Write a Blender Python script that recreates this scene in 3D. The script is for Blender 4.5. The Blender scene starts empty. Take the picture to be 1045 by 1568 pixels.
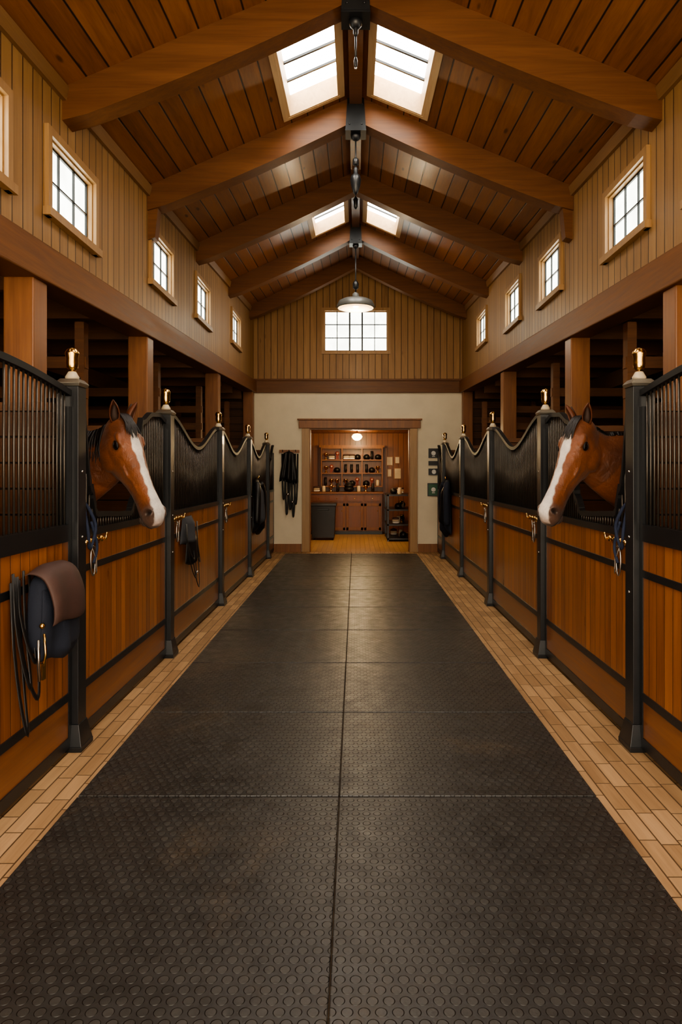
import bpy, bmesh, math, random
import numpy as np
from mathutils import Vector, Matrix
random.seed(7)
R = random.random
def U(a,b): return a+(b-a)*random.random()
scene = bpy.context.scene
COL = scene.collection
TESTCAM = None

# ------------------------------------------------------------------ node helpers
class NB:
    def __init__(s, name):
        s.m = bpy.data.materials.new(name); s.m.use_nodes = True
        s.nt = s.m.node_tree; s.b = s.nt.nodes['Principled BSDF']
    def n(s, t, **kw):
        nd = s.nt.nodes.new(t)
        for k,v in kw.items(): setattr(nd,k,v)
        return nd
    def l(s,a,b): s.nt.links.new(a,b)
    def put(s,sock,v):
        if isinstance(v,bpy.types.NodeSocket): s.l(v,sock)
        else: sock.default_value = v
    def math(s,op,a,b=0.0,c=0.0,clamp=False):
        nd = s.n('ShaderNodeMath',operation=op,use_clamp=clamp)
        s.put(nd.inputs[0],a); s.put(nd.inputs[1],b)
        if len(nd.inputs)>2: s.put(nd.inputs[2],c)
        return nd.outputs[0]
    def maprange(s,v,a,b,c,d,smooth=False):
        nd = s.n('ShaderNodeMapRange'); nd.interpolation_type='SMOOTHSTEP' if smooth else 'LINEAR'
        s.put(nd.inputs[0],v)
        for i,x in enumerate((a,b,c,d)): s.put(nd.inputs[i+1],x)
        return nd.outputs[0]
    def mix(s,f,a,b,mode='MIX'):
        nd = s.n('ShaderNodeMix',data_type='RGBA',blend_type=mode)
        s.put(nd.inputs[0],f)
        def c(v): return v if isinstance(v,bpy.types.NodeSocket) else (v[0],v[1],v[2],1)
        s.put(nd.inputs[6],c(a)); s.put(nd.inputs[7],c(b))
        return nd.outputs[2]
    def comb(s,x,y,z):
        nd=s.n('ShaderNodeCombineXYZ')
        for i,v in enumerate((x,y,z)): s.put(nd.inputs[i],v)
        return nd.outputs[0]
    def pos(s):
        g=s.n('ShaderNodeNewGeometry'); sp=s.n('ShaderNodeSeparateXYZ'); s.l(g.outputs['Position'],sp.inputs[0])
        return g.outputs['Position'], sp.outputs
    def noise(s,vec,scale,detail=4,rough=.55,dist=0.0):
        nd=s.n('ShaderNodeTexNoise'); s.put(nd.inputs['Vector'],vec); nd.inputs['Scale'].default_value=scale
        nd.inputs['Detail'].default_value=detail; nd.inputs['Roughness'].default_value=rough; nd.inputs['Distortion'].default_value=dist
        return nd.outputs['Fac']
    def bump(s,h,dist=.002,strength=1.0):
        nd=s.n('ShaderNodeBump'); nd.inputs['Distance'].default_value=dist; nd.inputs['Strength'].default_value=strength
        s.put(nd.inputs['Height'],h); s.l(nd.outputs[0],s.b.inputs['Normal'])

def plain(name,c,rough=.5,metal=0.0,var=.15,scale=6,bump=.0006,coat=0,spec=.5,bscale=60):
    s=NB(name); p,_=s.pos()
    f=s.noise(p,scale,4)
    dark=tuple(x*(1-var) for x in c); lite=tuple(min(1,x*(1+var)) for x in c)
    s.l(s.mix(s.maprange(f,.3,.7,0,1),dark,lite),s.b.inputs['Base Color'])
    s.b.inputs['Roughness'].default_value=rough; s.b.inputs['Metallic'].default_value=metal
    s.b.inputs['Coat Weight'].default_value=coat; s.b.inputs['Specular IOR Level'].default_value=spec
    if bump: s.bump(s.noise(p,bscale,3),bump,.6)
    return s.m

def emis(name,c,strength,tex=0.0):
    s=NB(name); p,_=s.pos()
    f=s.noise(p,5,3)
    s.l(s.mix(s.maprange(f,.35,.65,0,1),tuple(x*(1-tex) for x in c),c),s.b.inputs['Emission Color'])
    s.b.inputs['Base Color'].default_value=(.7,.7,.7,1); s.b.inputs['Roughness'].default_value=.2
    s.b.inputs['Emission Strength'].default_value=strength
    return s.m

def planks(name,c1,c2,across='X',width=.14,along='Y',rough=.5,gapw=.012,gapd=.18,length=None,knots=0.0,coat=0.0,grain=1.0,bv=.8,spec=.4):
    s=NB(name); p,xyz=s.pos(); ax={'X':0,'Y':1,'Z':2}
    A=xyz[ax[across]]; B=xyz[ax[along]]; C=xyz[3-ax[across]-ax[along]]
    mask=None
    if width:
        u=s.math('DIVIDE',A,width); idx=s.math('FLOOR',u); fr=s.math('SUBTRACT',u,idx)
        wn=s.n('ShaderNodeTexWhiteNoise',noise_dimensions='1D'); s.l(idx,wn.inputs['W']); r=wn.outputs['Value']
        e=s.math('MINIMUM',fr,s.math('SUBTRACT',1.0,fr)); e=s.math('MULTIPLY',e,width)
        mask=s.maprange(e,gapw*.25,gapw*.6,0,1,True)
        if length:
            v=s.math('ADD',s.math('DIVIDE',B,length),s.math('MULTIPLY',r,7.31)); i2=s.math('FLOOR',v); f2=s.math('SUBTRACT',v,i2)
            wn2=s.n('ShaderNodeTexWhiteNoise',noise_dimensions='2D'); s.l(s.comb(idx,i2,0.0),wn2.inputs['Vector']); r=wn2.outputs['Value']
            e2=s.math('MULTIPLY',s.math('MINIMUM',f2,s.math('SUBTRACT',1.0,f2)),length)
            mask=s.math('MULTIPLY',mask,s.maprange(e2,gapw*.25,gapw*.6,0,1,True))
    else:
        r=0.5
    off=s.math('MULTIPLY',r,31.7)
    vec=s.comb(s.math('MULTIPLY',A,16.0),s.math('ADD',s.math('MULTIPLY',B,1.1),off),s.math('MULTIPLY',C,16.0))
    g=s.noise(vec,1.0,5,.6,.8)
    vec2=s.comb(s.math('MULTIPLY',A,90.0),s.math('ADD',s.math('MULTIPLY',B,2.5),off),s.math('MULTIPLY',C,90.0))
    g2=s.noise(vec2,1.0,3,.6,.2)
    f=s.math('ADD',s.math('MULTIPLY',s.maprange(g,.3,.7,0,1),.55*grain),s.math('MULTIPLY',s.maprange(g2,.3,.7,0,1),.2*grain))
    f=s.math('ADD',f,s.math('MULTIPLY',r,.5*bv)); f=s.math('SUBTRACT',f,.12,clamp=True)
    col=s.mix(f,c1,c2)
    if knots:
        kv=s.comb(s.math('MULTIPLY',A,1/.16),s.math('ADD',s.math('MULTIPLY',B,1/.55),off),s.math('MULTIPLY',C,1.0))
        vo=s.n('ShaderNodeTexVoronoi'); s.l(kv,vo.inputs['Vector']); vo.inputs['Scale'].default_value=1.0
        k=s.maprange(vo.outputs['Distance'],.05,.13,knots,0,True)
        col=s.mix(k,col,tuple(x*.3 for x in c1))
    if mask is not None:
        gd=s.mix(mask,tuple(x*gapd for x in c1),col); col=gd
    s.l(col,s.b.inputs['Base Color'])
    s.l(s.maprange(g,.2,.8,rough*.85,min(1,rough*1.2)),s.b.inputs['Roughness'])
    s.b.inputs['Coat Weight'].default_value=coat; s.b.inputs['Coat Roughness'].default_value=.25
    s.b.inputs['Specular IOR Level'].default_value=spec
    h=s.math('MULTIPLY',g2,.12)
    if mask is not None: h=s.math('ADD',h,mask)
    s.bump(h,.004,.8)
    return s.m

# ------------------------------------------------------------------ mesh builder
class MB:
    def __init__(s): s.v=[]; s.f=[]; s.mi=[]; s.sm=[]; s.mats=[]
    def mid(s,m):
        if m not in s.mats: s.mats.append(m)
        return s.mats.index(m)
    def add(s,vs,fs,m,smooth=False):
        o=len(s.v); s.v.extend([tuple(v) for v in vs]); k=s.mid(m)
        for f in fs: s.f.append(tuple(i+o for i in f)); s.mi.append(k); s.sm.append(smooth)
    def hexa(s,p,m):
        s.add(p,[(0,3,2,1),(4,5,6,7),(0,1,5,4),(1,2,6,5),(2,3,7,6),(3,0,4,7)],m)
    def box(s,x0,x1,y0,y1,z0,z1,m):
        if x0>x1:x0,x1=x1,x0
        if y0>y1:y0,y1=y1,y0
        if z0>z1:z0,z1=z1,z0
        s.hexa([(x0,y0,z0),(x1,y0,z0),(x1,y1,z0),(x0,y1,z0),(x0,y0,z1),(x1,y0,z1),(x1,y1,z1),(x0,y1,z1)],m)
    def taper(s,cx,cy,z0,z1,a0,a1,m):
        s.hexa([(cx-a0,cy-a0,z0),(cx+a0,cy-a0,z0),(cx+a0,cy+a0,z0),(cx-a0,cy+a0,z0),(cx-a1,cy-a1,z1),(cx+a1,cy-a1,z1),(cx+a1,cy+a1,z1),(cx-a1,cy+a1,z1)],m)
    def rings(s,rs,m,smooth=True,caps=True):
        n=len(rs[0]); vs=[p for r in rs for p in r]; fs=[]
        for i in range(len(rs)-1):
            for j in range(n):
                a=i*n+j;b=i*n+(j+1)%n; fs.append((a,b,b+n,a+n))
        if caps: fs.append(tuple(reversed(range(n)))); fs.append(tuple(range((len(rs)-1)*n,len(rs)*n)))
        s.add(vs,fs,m,smooth)
    def tube(s,pts,rad,m,n=8,flat=1.0,up=None,smooth=True):
        pts=[Vector(p) for p in pts]
        if not hasattr(rad,'__len__'): rad=[rad]*len(pts)
        rs=[]; prev=None
        for i,p in enumerate(pts):
            t=(pts[min(i+1,len(pts)-1)]-pts[max(i-1,0)]).normalized()
            if prev is None:
                ref=Vector(up) if up else (Vector((0,0,1)) if abs(t.z)<.9 else Vector((1,0,0)))
                a=(ref-t*ref.dot(t)).normalized()
            else: a=(prev-t*prev.dot(t)).normalized()
            prev=a; b=t.cross(a)
            rs.append([p+a*(math.cos(2*math.pi*k/n)*rad[i])+b*(math.sin(2*math.pi*k/n)*rad[i]*flat) for k in range(n)])
        s.rings(rs,m,smooth)
    def cyl(s,p0,p1,r,m,n=12,r1=None,smooth=True): s.tube([p0,p1],[r,r if r1 is None else r1],m,n,smooth=smooth)
    def lathe(s,c,prof,m,n=20,smooth=True):
        s.rings([[(c[0]+r*math.cos(2*math.pi*k/n),c[1]+r*math.sin(2*math.pi*k/n),c[2]+z) for k in range(n)] for r,z in prof],m,smooth)
    def ell(s,c,ax,rad,m,n=16,k=10):
        c=Vector(c); rs=[]
        for i in range(k+1):
            ph=math.pi*(i+.02)/(k+.04)-math.pi/2
            rs.append([c+ax[0]*(rad[0]*math.sin(ph))+ax[1]*(rad[1]*math.cos(ph)*math.cos(2*math.pi*j/n))+ax[2]*(rad[2]*math.cos(ph)*math.sin(2*math.pi*j/n)) for j in range(n)])
        s.rings(rs,m)
    def sph(s,c,r,m,n=14,k=8): s.ell(c,[Vector((0,0,1)),Vector((1,0,0)),Vector((0,1,0))],(r,r,r) if not hasattr(r,'__len__') else (r[2],r[0],r[1]),m,n,k)
    def obj(s,name,parent=None,bevel=0,center=True,subdiv=0):
        me=bpy.data.meshes.new(name); v=np.array(s.v,dtype=float)
        c=(v.min(0)+v.max(0))/2 if center else np.zeros(3)
        c[2]=v[:,2].min() if center else 0
        me.from_pydata([tuple(x) for x in (v-c)],[],s.f)
        for m in s.mats: me.materials.append(m)
        me.polygons.foreach_set('material_index',s.mi); me.polygons.foreach_set('use_smooth',s.sm)
        bm=bmesh.new(); bm.from_mesh(me); bmesh.ops.recalc_face_normals(bm,faces=bm.faces); bm.to_mesh(me); bm.free()
        me.update()
        o=bpy.data.objects.new(name,me); COL.objects.link(o); o.location=c
        if parent: o.parent=parent
        if bevel:
            b=o.modifiers.new('bevel','BEVEL'); b.width=bevel; b.segments=2; b.limit_method='ANGLE'
        if subdiv:
            b=o.modifiers.new('sub','SUBSURF'); b.levels=subdiv; b.render_levels=subdiv
        return o
def cat(pts,n=6):
    pts=[Vector(p) for p in pts]; out=[]
    P=[pts[0]]+pts+[pts[-1]]
    for i in range(1,len(P)-2):
        for k in range(n):
            t=k/n; a,b,c,d=P[i-1],P[i],P[i+1],P[i+2]
            out.append(.5*((2*b)+(c-a)*t+(2*a-5*b+4*c-d)*t*t+(3*b-a-3*c+d)*t**3))
    out.append(P[-2]); return out

# ------------------------------------------------------------------ materials
m_ceil=planks('ceiling_boards',(.125,.042,.012),(.32,.125,.036),'X',.155,'Y',.40,.014,.08,knots=.8,coat=.2,bv=1.0)
m_upper=planks('clerestory_boards',(.225,.118,.042),(.40,.235,.095),'Y',.13,'Z',.5,.014,.26,knots=.35,bv=.8,coat=.1)
m_gable=planks('gable_boards',(.22,.112,.040),(.39,.222,.088),'X',.13,'Z',.5,.014,.26,knots=.35,bv=.8,coat=.1)
m_beamX=planks('beam_wood_cross',(.090,.034,.012),(.20,.084,.030),'Z',None,'X',.45,coat=.08,spec=.3)
m_beamY=planks('beam_wood_long',(.115,.044,.015),(.25,.108,.038),'Z',None,'Y',.5,coat=0,spec=.25)
m_colZ=planks('column_wood',(.15,.051,.015),(.32,.13,.042),'X',None,'Z',.42,coat=.1)
m_trimY=planks('trim_wood_long',(.17,.085,.032),(.29,.16,.068),'Z',None,'Y',.4)
m_casing=planks('casing_wood',(.27,.145,.058),(.46,.28,.12),'X',None,'Z',.4,coat=.1)
m_well=planks('skylight_lining',(.45,.29,.145),(.66,.47,.26),'X',None,'Y',.45)
m_doorw=planks('stall_door_boards',(.17,.050,.012),(.46,.165,.041),'Y',.095,'Z',.3,.006,.3,coat=.35,bv=1.1)
m_doorh=planks('stall_door_rail_boards',(.13,.045,.014),(.30,.11,.032),'Z',None,'Y',.32,coat=.3)
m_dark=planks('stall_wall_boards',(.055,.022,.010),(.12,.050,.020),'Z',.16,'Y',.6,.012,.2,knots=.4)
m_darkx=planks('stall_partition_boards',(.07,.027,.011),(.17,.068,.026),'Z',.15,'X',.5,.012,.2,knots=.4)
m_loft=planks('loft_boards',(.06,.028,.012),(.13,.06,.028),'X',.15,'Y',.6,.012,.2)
m_joist=planks('joist_wood',(.11,.043,.016),(.24,.10,.038),'Z',None,'X',.5)
m_floor=planks('floor_pavers',(.27,.155,.072),(.56,.355,.185),'X',.082,'Y',.55,.007,.40,length=.27,bv=1.1,grain=.9)
m_tfloor=planks('tack_floor_boards',(.42,.24,.10),(.62,.40,.19),'X',.1,'Y',.35,.005,.5,length=1.2,coat=.2)
m_tackw=planks('tack_panel',(.13,.042,.014),(.26,.095,.032),'X',.14,'Z',.4,.01,.3,coat=.2)
m_tackwY=planks('tack_panel_side',(.15,.05,.016),(.30,.115,.038),'Y',.14,'Z',.4,.01,.3,coat=.2)
m_cab=planks('cabinet_wood',(.12,.036,.012),(.25,.082,.026),'X',None,'Z',.38,coat=.15)
m_plaster=plain('plaster_cream',(.74,.66,.50),.75,var=.05,scale=3,bump=.001)
m_black=plain('black_steel',(.012,.013,.015),.38,.0,var=.2,bump=.0003,spec=.5,coat=.1)
m_rail=plain('black_rail_steel',(.012,.012,.013),.5,.0,var=.2,bump=.0003,spec=.4)
m_bar=plain('grill_bar_steel',(.12,.105,.088),.38,.8,bump=0)
m_plate=plain('bracket_steel',(.03,.033,.036),.38,.6,bump=.0003)
m_brass=plain('brass',(.80,.50,.17),.2,1.0,var=.1,bump=0)
m_collar=plain('collar_nickel',(.35,.32,.27),.35,.9,bump=0)
m_steel=plain('silver_steel',(.6,.56,.5),.25,1.0,bump=0)
m_navy=plain('navy_fabric',(.012,.016,.030),.85,bump=.002,bscale=220)
m_brownf=plain('brown_leather_flap',(.075,.038,.030),.65,bump=.001,bscale=120)
m_blk=plain('black_leather',(.010,.009,.009),.45,bump=.001)
m_greyf=plain('grey_fabric',(.05,.052,.06),.8,bump=.002,bscale=200)
m_blue=plain('blue_rope',(.012,.02,.05),.8,bump=.002,bscale=300)
m_white=plain('white_paper',(.75,.73,.68),.6)
m_green=plain('green_sign',(.02,.10,.045),.4)
m_cream=plain('cream_enamel',(.6,.5,.35),.4)
m_red=plain('red_ribbon',(.25,.03,.02),.5)
m_shade=plain('lamp_shade_grey',(.14,.14,.13),.4,.3)
m_bulb=emis('lamp_glow',(1,.60,.24),1.6)
m_win=emis('window_daylight_glass',(.97,.98,.84),3.2,.25)
m_sky=emis('skylight_daylight_glass',(1.0,.95,.86),7.5,.08)

def mat_rubber():
    s=NB('rubber_coin_mat'); p,xyz=s.pos(); x,y=xyz[0],xyz[1]
    cy=.043; cx=.050
    v=s.math('DIVIDE',y,cy); row=s.math('FLOOR',v); fy=s.math('SUBTRACT',s.math('SUBTRACT',v,row),.5)
    st=s.math('MULTIPLY',s.math('MODULO',s.math('ABSOLUTE',row),2.0),.5)
    u=s.math('ADD',s.math('DIVIDE',x,cx),st); fx=s.math('SUBTRACT',s.math('FRACT',s.math('ADD',u,200.0)),.5)
    d=s.math('SQRT',s.math('ADD',s.math('POWER',s.math('MULTIPLY',fx,cx),2.0),s.math('POWER',s.math('MULTIPLY',fy,cy),2.0)))
    m=s.maprange(d,.0155,.0185,1,0,True)
    n1=s.noise(p,1.3,5,.6); n2=s.noise(p,60,4); n3=s.noise(p,.7,6,.65,.5); n4=s.noise(p,9,4,.6)
    c=s.mix(s.maprange(n1,.3,.7,0,1),(.015,.014,.0135),(.032,.030,.027))
    c=s.mix(s.math('MULTIPLY',s.math('MULTIPLY',m,.45),s.maprange(n4,.35,.65,.2,1)),c,(.066,.061,.053))
    dust=s.math('MULTIPLY',s.maprange(n3,.53,.68,0,1,True),s.maprange(n2,.4,.62,.15,.8))
    c=s.mix(s.math('MULTIPLY',dust,.6),c,(.17,.115,.062))
    s.l(c,s.b.inputs['Base Color'])
    s.l(s.maprange(n4,.3,.7,.30,.50),s.b.inputs['Roughness']); s.b.inputs['Specular IOR Level'].default_value=.55
    s.bump(s.math('ADD',m,s.math('MULTIPLY',n2,.10)),.011,1.0)
    return s.m
m_rub=mat_rubber()

# ------------------------------------------------------------------ room dimensions
XL,XR=-2.03,2.12
YB=13.6; Y0=-2.0
def cl(Y): return max(Y,3.0)
def bB(Y): return 2.80+.038*(cl(Y)-4)
def bT(Y): return bB(Y)+.24
def eave(Y): return 4.26+.060*(cl(Y)-4.8)
def ridge(Y): return 5.12+.075*(cl(Y)-4.8)
def roof(x,Y):
    W=-XL if x<0 else XR
    return ridge(Y)+(eave(Y)-ridge(Y))*abs(x)/W

b=MB(); b.box(-5.3,5.3,Y0,YB,-.12,0,m_floor); b.obj('floor')
b=MB(); b.box(-1.3,1.6,YB,18.0,-.12,0,m_tfloor); b.obj('floor_tack_room')
ys=[-1.0,.45,1.90]+[3.33+1.165*k for k in range(0,9)]+[13.2]
for i in range(len(ys)-1):
    for xa,xb in ((-1.36,-.08),(-.08,1.18)):
        b=MB(); b.box(xa+.0015,xb-.0015,ys[i]+.007,ys[i+1]-.007,.0,.016,m_rub); b.obj('rubber_mat',bevel=.004)

# windows / side walls
winsL=[(1.9,3.52),(3.55,3.52),(4.88,3.57),(7.12,3.735),(9.02,3.83),(11.5,3.98)]
winsR=[(2.1,3.52),(3.9,3.57),(5.34,3.65),(7.40,3.75),(9.15,3.83),(11.4,3.98)]
HW,HH=.38,.245
wi=[0]
def side_wall(sg,X,wins,name):
    b=MB(); xo=X+sg*.14
    def seg(ya,yb,za,zb):
        b.hexa([(X,ya,za(ya)),(xo,ya,za(ya)),(xo,yb,za(yb)),(X,yb,za(yb)),(X,ya,zb(ya)),(xo,ya,zb(ya)),(xo,yb,zb(yb)),(X,yb,zb(yb))],m_upper)
    cur=Y0
    for yc,zc in wins:
        if cur<3.0<yc-HW: seg(cur,3.0,bT,eave); cur=3.0
        seg(cur,yc-HW,bT,eave)
        seg(yc-HW,yc+HW,bT,lambda y:zc-HH); seg(yc-HW,yc+HW,lambda y:zc+HH,eave)
        cur=yc+HW
    seg(cur,YB,bT,eave)
    b.obj(name)
    for yc,zc in wins:
        wi[0]+=1; b=MB(); y0,y1,z0,z1=yc-HW,yc+HW,zc-HH,zc+HH; t=.055
        xi=X-sg*.03; xr=X+sg*.08
        b.box(xi,X,y0-t,y0,z0-t,z1+t,m_casing); b.box(xi,X,y1,y1+t,z0-t,z1+t,m_casing)
        b.box(xi,X,y0,y1,z1,z1+t,m_casing); b.box(xi-sg*.02,X,y0-t-.02,y1+t+.02,z0-t,z0,m_casing)
        q=.012
        b.box(X,xr,y0,y0+q,z0,z1,m_casing); b.box(X,xr,y1-q,y1,z0,z1,m_casing)
        b.box(X,xr,y0+q,y1-q,z1-q,z1,m_casing); b.box(X,xr,y0+q,y1-q,z0,z0+q,m_casing)
        xs0,xs1=X+sg*.035,X+sg*.05
        a=.014
        b.box(xs0,xs1,y0+q,y0+q+a,z0+q,z1-q,m_plate); b.box(xs0,xs1,y1-q-a,y1-q,z0+q,z1-q,m_plate)
        b.box(xs0,xs1,y0+q,y1-q,z0+q,z0+q+a,m_plate); b.box(xs0,xs1,y0+q,y1-q,z1-q-a,z1-q,m_plate)
        for k in (1,2):
            yy=y0+(y1-y0)*k/3; b.box(xs0,xs1,yy-.006,yy+.006,z0+q,z1-q,m_plate)
        b.box(xs0,xs1,y0+q,y1-q,zc-.006,zc+.006,m_plate)
        b.box(X+sg*.052,X+sg*.060,y0+q,y1-q,z0+q,z1-q,m_win)
        b.obj('window_%d'%wi[0])
side_wall(-1,XL,winsL,'wall_left'); side_wall(1,XR,winsR,'wall_right')

# ceiling with skylight wells
skies=[(-.1,1.3),(2.3,3.7),(5.0,6.48),(9.25,10.6)]  # first two pairs are out of view, added as fill light for the aisle
xs=[XL-.14,-.64,-.15,0,.15,.64,XR+.14]
yb=[Y0,3.0,YB+.1]
for a,c in skies: yb+= [a,c]
yb=sorted(set(yb))
b=MB()
for i in range(len(xs)-1):
    for j in range(len(yb)-1):
        x0,x1,y0,y1=xs[i],xs[i+1],yb[j],yb[j+1]
        hole = (abs(x0+x1)/2>.15 and abs(x0+x1)/2<.64) and any((y0>a-1e-6 and y1<c+1e-6) for a,c in skies)
        if hole: continue
        T=.06
        def P(x,y,d): return (x,y,roof(x,y)+d)
        b.hexa([P(x0,y0,0),P(x1,y0,0),P(x1,y1,0),P(x0,y1,0),P(x0,y0,T),P(x1,y0,T),P(x1,y1,T),P(x0,y1,T)],m_ceil)
b.obj('ceiling',center=False)
for a,c in skies:
    for sg in (-1,1):
        b=MB(); x0,x1=sorted((sg*.15,sg*.64)); H=.20; q=.02
        def P(x,y,d): return (x,y,roof(x,y)+d)
        def bx(xa,xb,ya,yb_,d0,d1,m):
            ys_=[ya]+([3.0] if ya<3.0<yb_ else [])+[yb_]
            for ya,yb_ in zip(ys_,ys_[1:]): b.hexa([P(xa,ya,d0),P(xb,ya,d0),P(xb,yb_,d0),P(xa,yb_,d0),P(xa,ya,d1),P(xb,ya,d1),P(xb,yb_,d1),P(xa,yb_,d1)],m)
        bx(x0,x0+q,a,c,-.01,H,m_well); bx(x1-q,x1,a,c,-.01,H,m_well); bx(x0+q,x1-q,a,a+q,-.01,H,m_well); bx(x0+q,x1-q,c-q,c,-.01,H,m_well)
        t=.045
        bx(x0-t,x0,a-t,c+t,-.015,-.001,m_well); bx(x1,x1+t,a-t,c+t,-.015,-.001,m_well); bx(x0,x1,a-t,a,-.015,-.001,m_well); bx(x0,x1,c,c+t,-.015,-.001,m_well)
        for k in (1,2,3):
            yy=a+.25+(c-a-.25)*k/4; bx(x0+q,x1-q,yy-.013,yy+.013,H-.035,H-.015,m_plate)
        bx(x0+q,x1-q,a+q,c-q,H-.012,H-.004,m_sky)
        b.obj('skylight')
b=MB()
for y0,y1 in ((Y0,3.0),(3.0,YB)):
    b.hexa([(-.06,y0,ridge(y0)-.09),(.06,y0,ridge(y0)-.09),(.06,y1,ridge(y1)-.09),(-.06,y1,ridge(y1)-.09),
        (-.06,y0,ridge(y0)-.0),(.06,y0,ridge(y0)-.0),(.06,y1,ridge(y1)-.0),(-.06,y1,ridge(y1)-.0)],m_beamX)
b.obj('ridge_beam')

# trusses
trY=[.6,2.7,4.8,6.72,8.75,10.95,13.1]
for ti,Y in enumerate(trY):
    b=MB(); hw=.085
    for sg,X in ((-1,XL),(1,XR)):
        n=12; pr=[]
        for k in range(n+1):
            x=X*k/n; f=k/n
            zt=roof(x,Y)-.002; th=.25+.035*math.sin(math.pi*f)-(.02 if f>.97 else 0)
            pr.append((x,zt,zt-th))
        for k in range(n):
            (xa,ta,ba),(xb_,tb,bb)=pr[k],pr[k+1]
            b.hexa([(xa,Y-hw,ba),(xb_,Y-hw,bb),(xb_,Y+hw,bb),(xa,Y+hw,ba),(xa,Y-hw,ta),(xb_,Y-hw,tb),(xb_,Y+hw,tb),(xa,Y+hw,ta)],m_beamX)
        if ti==3:
            ze=eave(Y)-.23
            b.hexa([(X,Y-.06,ze-.28),(X-sg*.07,Y-.06,ze-.26),(X-sg*.07,Y+.06,ze-.26),(X,Y+.06,ze-.28),
                (X,Y-.06,ze+.1),(X-sg*.10,Y-.06,ze+.04),(X-sg*.10,Y+.06,ze+.04),(X,Y+.06,ze+.1)],m_beamX)
    if ti in (0,2,3,5):
        rz=ridge(Y)
        for yy in (Y-hw-.012,Y+hw):
            b.hexa([(-.10,yy,rz-.34),(.10,yy,rz-.34),(.10,yy+.012,rz-.34),(-.10,yy+.012,rz-.34),(-.08,yy,rz-.03),(.08,yy,rz-.03),(.08,yy+.012,rz-.03),(-.08,yy+.012,rz-.03)],m_plate)
            for px in (-.06,.06):
                for pz in (rz-.29,rz-.1): b.sph((px,yy+(0 if yy<Y else .012),pz),.010,m_black,8,6)
        b.box(-.102,.102,Y-hw-.012,Y+hw+.012,rz-.352,rz-.338,m_plate)
        b.lathe((0,Y,rz-.41),[(.015,0),(.03,.01),(.045,.03),(.05,.06)],m_black)
    b.obj('roof_truss')

def pendant(Y,z0,ztop,kind):
    b=MB()
    b.cyl((0,Y,z0),(0,Y,ztop),.008,m_black,8)
    if kind=='rod':
        b.lathe((0,Y,z0-.06),[(.004,0),(.012,.01),(.013,.05),(.009,.07)],m_black,12)
        b.lathe((0,Y,z0+.16),[(.01,0),(.018,.02),(.018,.10),(.01,.12)],m_black,12)
        b.lathe((0,Y,z0-.075),[(.003,0),(.009,.006),(.009,.014),(.003,.02)],m_steel,10)
    if kind=='lantern':
        b.lathe((0,Y,z0-.12),[(.004,0),(.025,.03),(.045,.09),(.055,.15),(.045,.19),(.022,.21),(.022,.26),(.010,.28)],m_black,18)
        b.lathe((0,Y,z0+.17),[(.01,0),(.03,.01),(.03,.06),(.01,.08)],m_black,14)
    if kind=='small':
        b.lathe((0,Y,z0-.02),[(.004,0),(.03,.03),(.035,.12),(.012,.16)],m_black,14)
    b.obj('hanging_pendant' if kind!='rod' else 'pendant_rod')
pendant(4.8,4.50,ridge(4.8)-.40,'rod')
pendant(6.72,4.44,ridge(6.72)-.40,'lantern')
pendant(8.75,4.98,ridge(8.75)-.22,'small')
LY=10.95; LZ=4.22
b=MB(); b.cyl((0,LY,LZ+.22),(0,LY,ridge(LY)-.40),.011,m_black,10)
b.lathe((0,LY,LZ),[(.30,0),(.305,.012),(.30,.05),(.27,.11),(.22,.135),(.10,.155),(.055,.17),(.05,.23),(.02,.255)],m_shade,40)
b.lathe((0,LY,LZ+.30),[(.012,0),(.045,.02),(.05,.09),(.03,.13),(.012,.15)],m_black,16)
b.lathe((0,LY,LZ-.008),[(.02,-.035),(.12,-.03),(.22,-.012),(.285,.008)],m_bulb,40)
b.obj('dish_pendant_lamp')
def light(name,kind,loc,energy,color,size=.1,rot=None,size_y=None):
    l=bpy.data.lights.new(name,kind); l.energy=energy; l.color=color
    if kind=='AREA':
        l.size=size
        if size_y: l.shape='RECTANGLE'; l.size_y=size_y
    else: l.shadow_soft_size=size
    o=bpy.data.objects.new(name,l); COL.objects.link(o); o.location=loc
    if rot: o.rotation_euler=rot
    return o
light('dish_lamp_light','POINT',(0,LY,LZ-.20),16,(1,.72,.42),.05)

# beams over stalls, columns, trims
for sg,X,nm in ((-1,XL,'left'),(1,XR,'right')):
    b=MB(); xi=X-sg*.06; xo=X+sg*.17
    for y0,y1 in ((Y0,3.0),(3.0,YB)):
        b.hexa([(xi,y0,bB(y0)),(xo,y0,bB(y0)),(xo,y1,bB(y1)),(xi,y1,bB(y1)),(xi,y0,bT(y0)),(xo,y0,bT(y0)),(xo,y1,bT(y1)),(xi,y1,bT(y1))],m_beamY)
    b.obj('header_beam',bevel=.01)
    b=MB(); xi=X-sg*.03
    for y0,y1 in ((Y0,3.0),(3.0,YB)):
        e0,e1=eave(y0),eave(y1)
        b.hexa([(xi,y0,e0-.09),(X,y0,e0-.09),(X,y1,e1-.09),(xi,y1,e1-.09),(xi-sg*.02,y0,e0+.0),(X,y0,e0+.0),(X,y1,e1+.0),(xi-sg*.02,y1,e1+.0)],m_trimY)
    b.obj('trim_eave_'+nm)
    ysC=(1.9,4.33,6.65,10.0,13.35) if sg<0 else (1.9,4.55,6.72,9.75,13.35)
    for Y in ysC:
        b=MB(); xa,xb=sorted((X-sg*.03,X+sg*.16))
        b.box(xa,xb,Y-.095,Y+.095,0,bB(Y)-.001,m_colZ)
        b.obj('wooden_column',bevel=.008)

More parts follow.
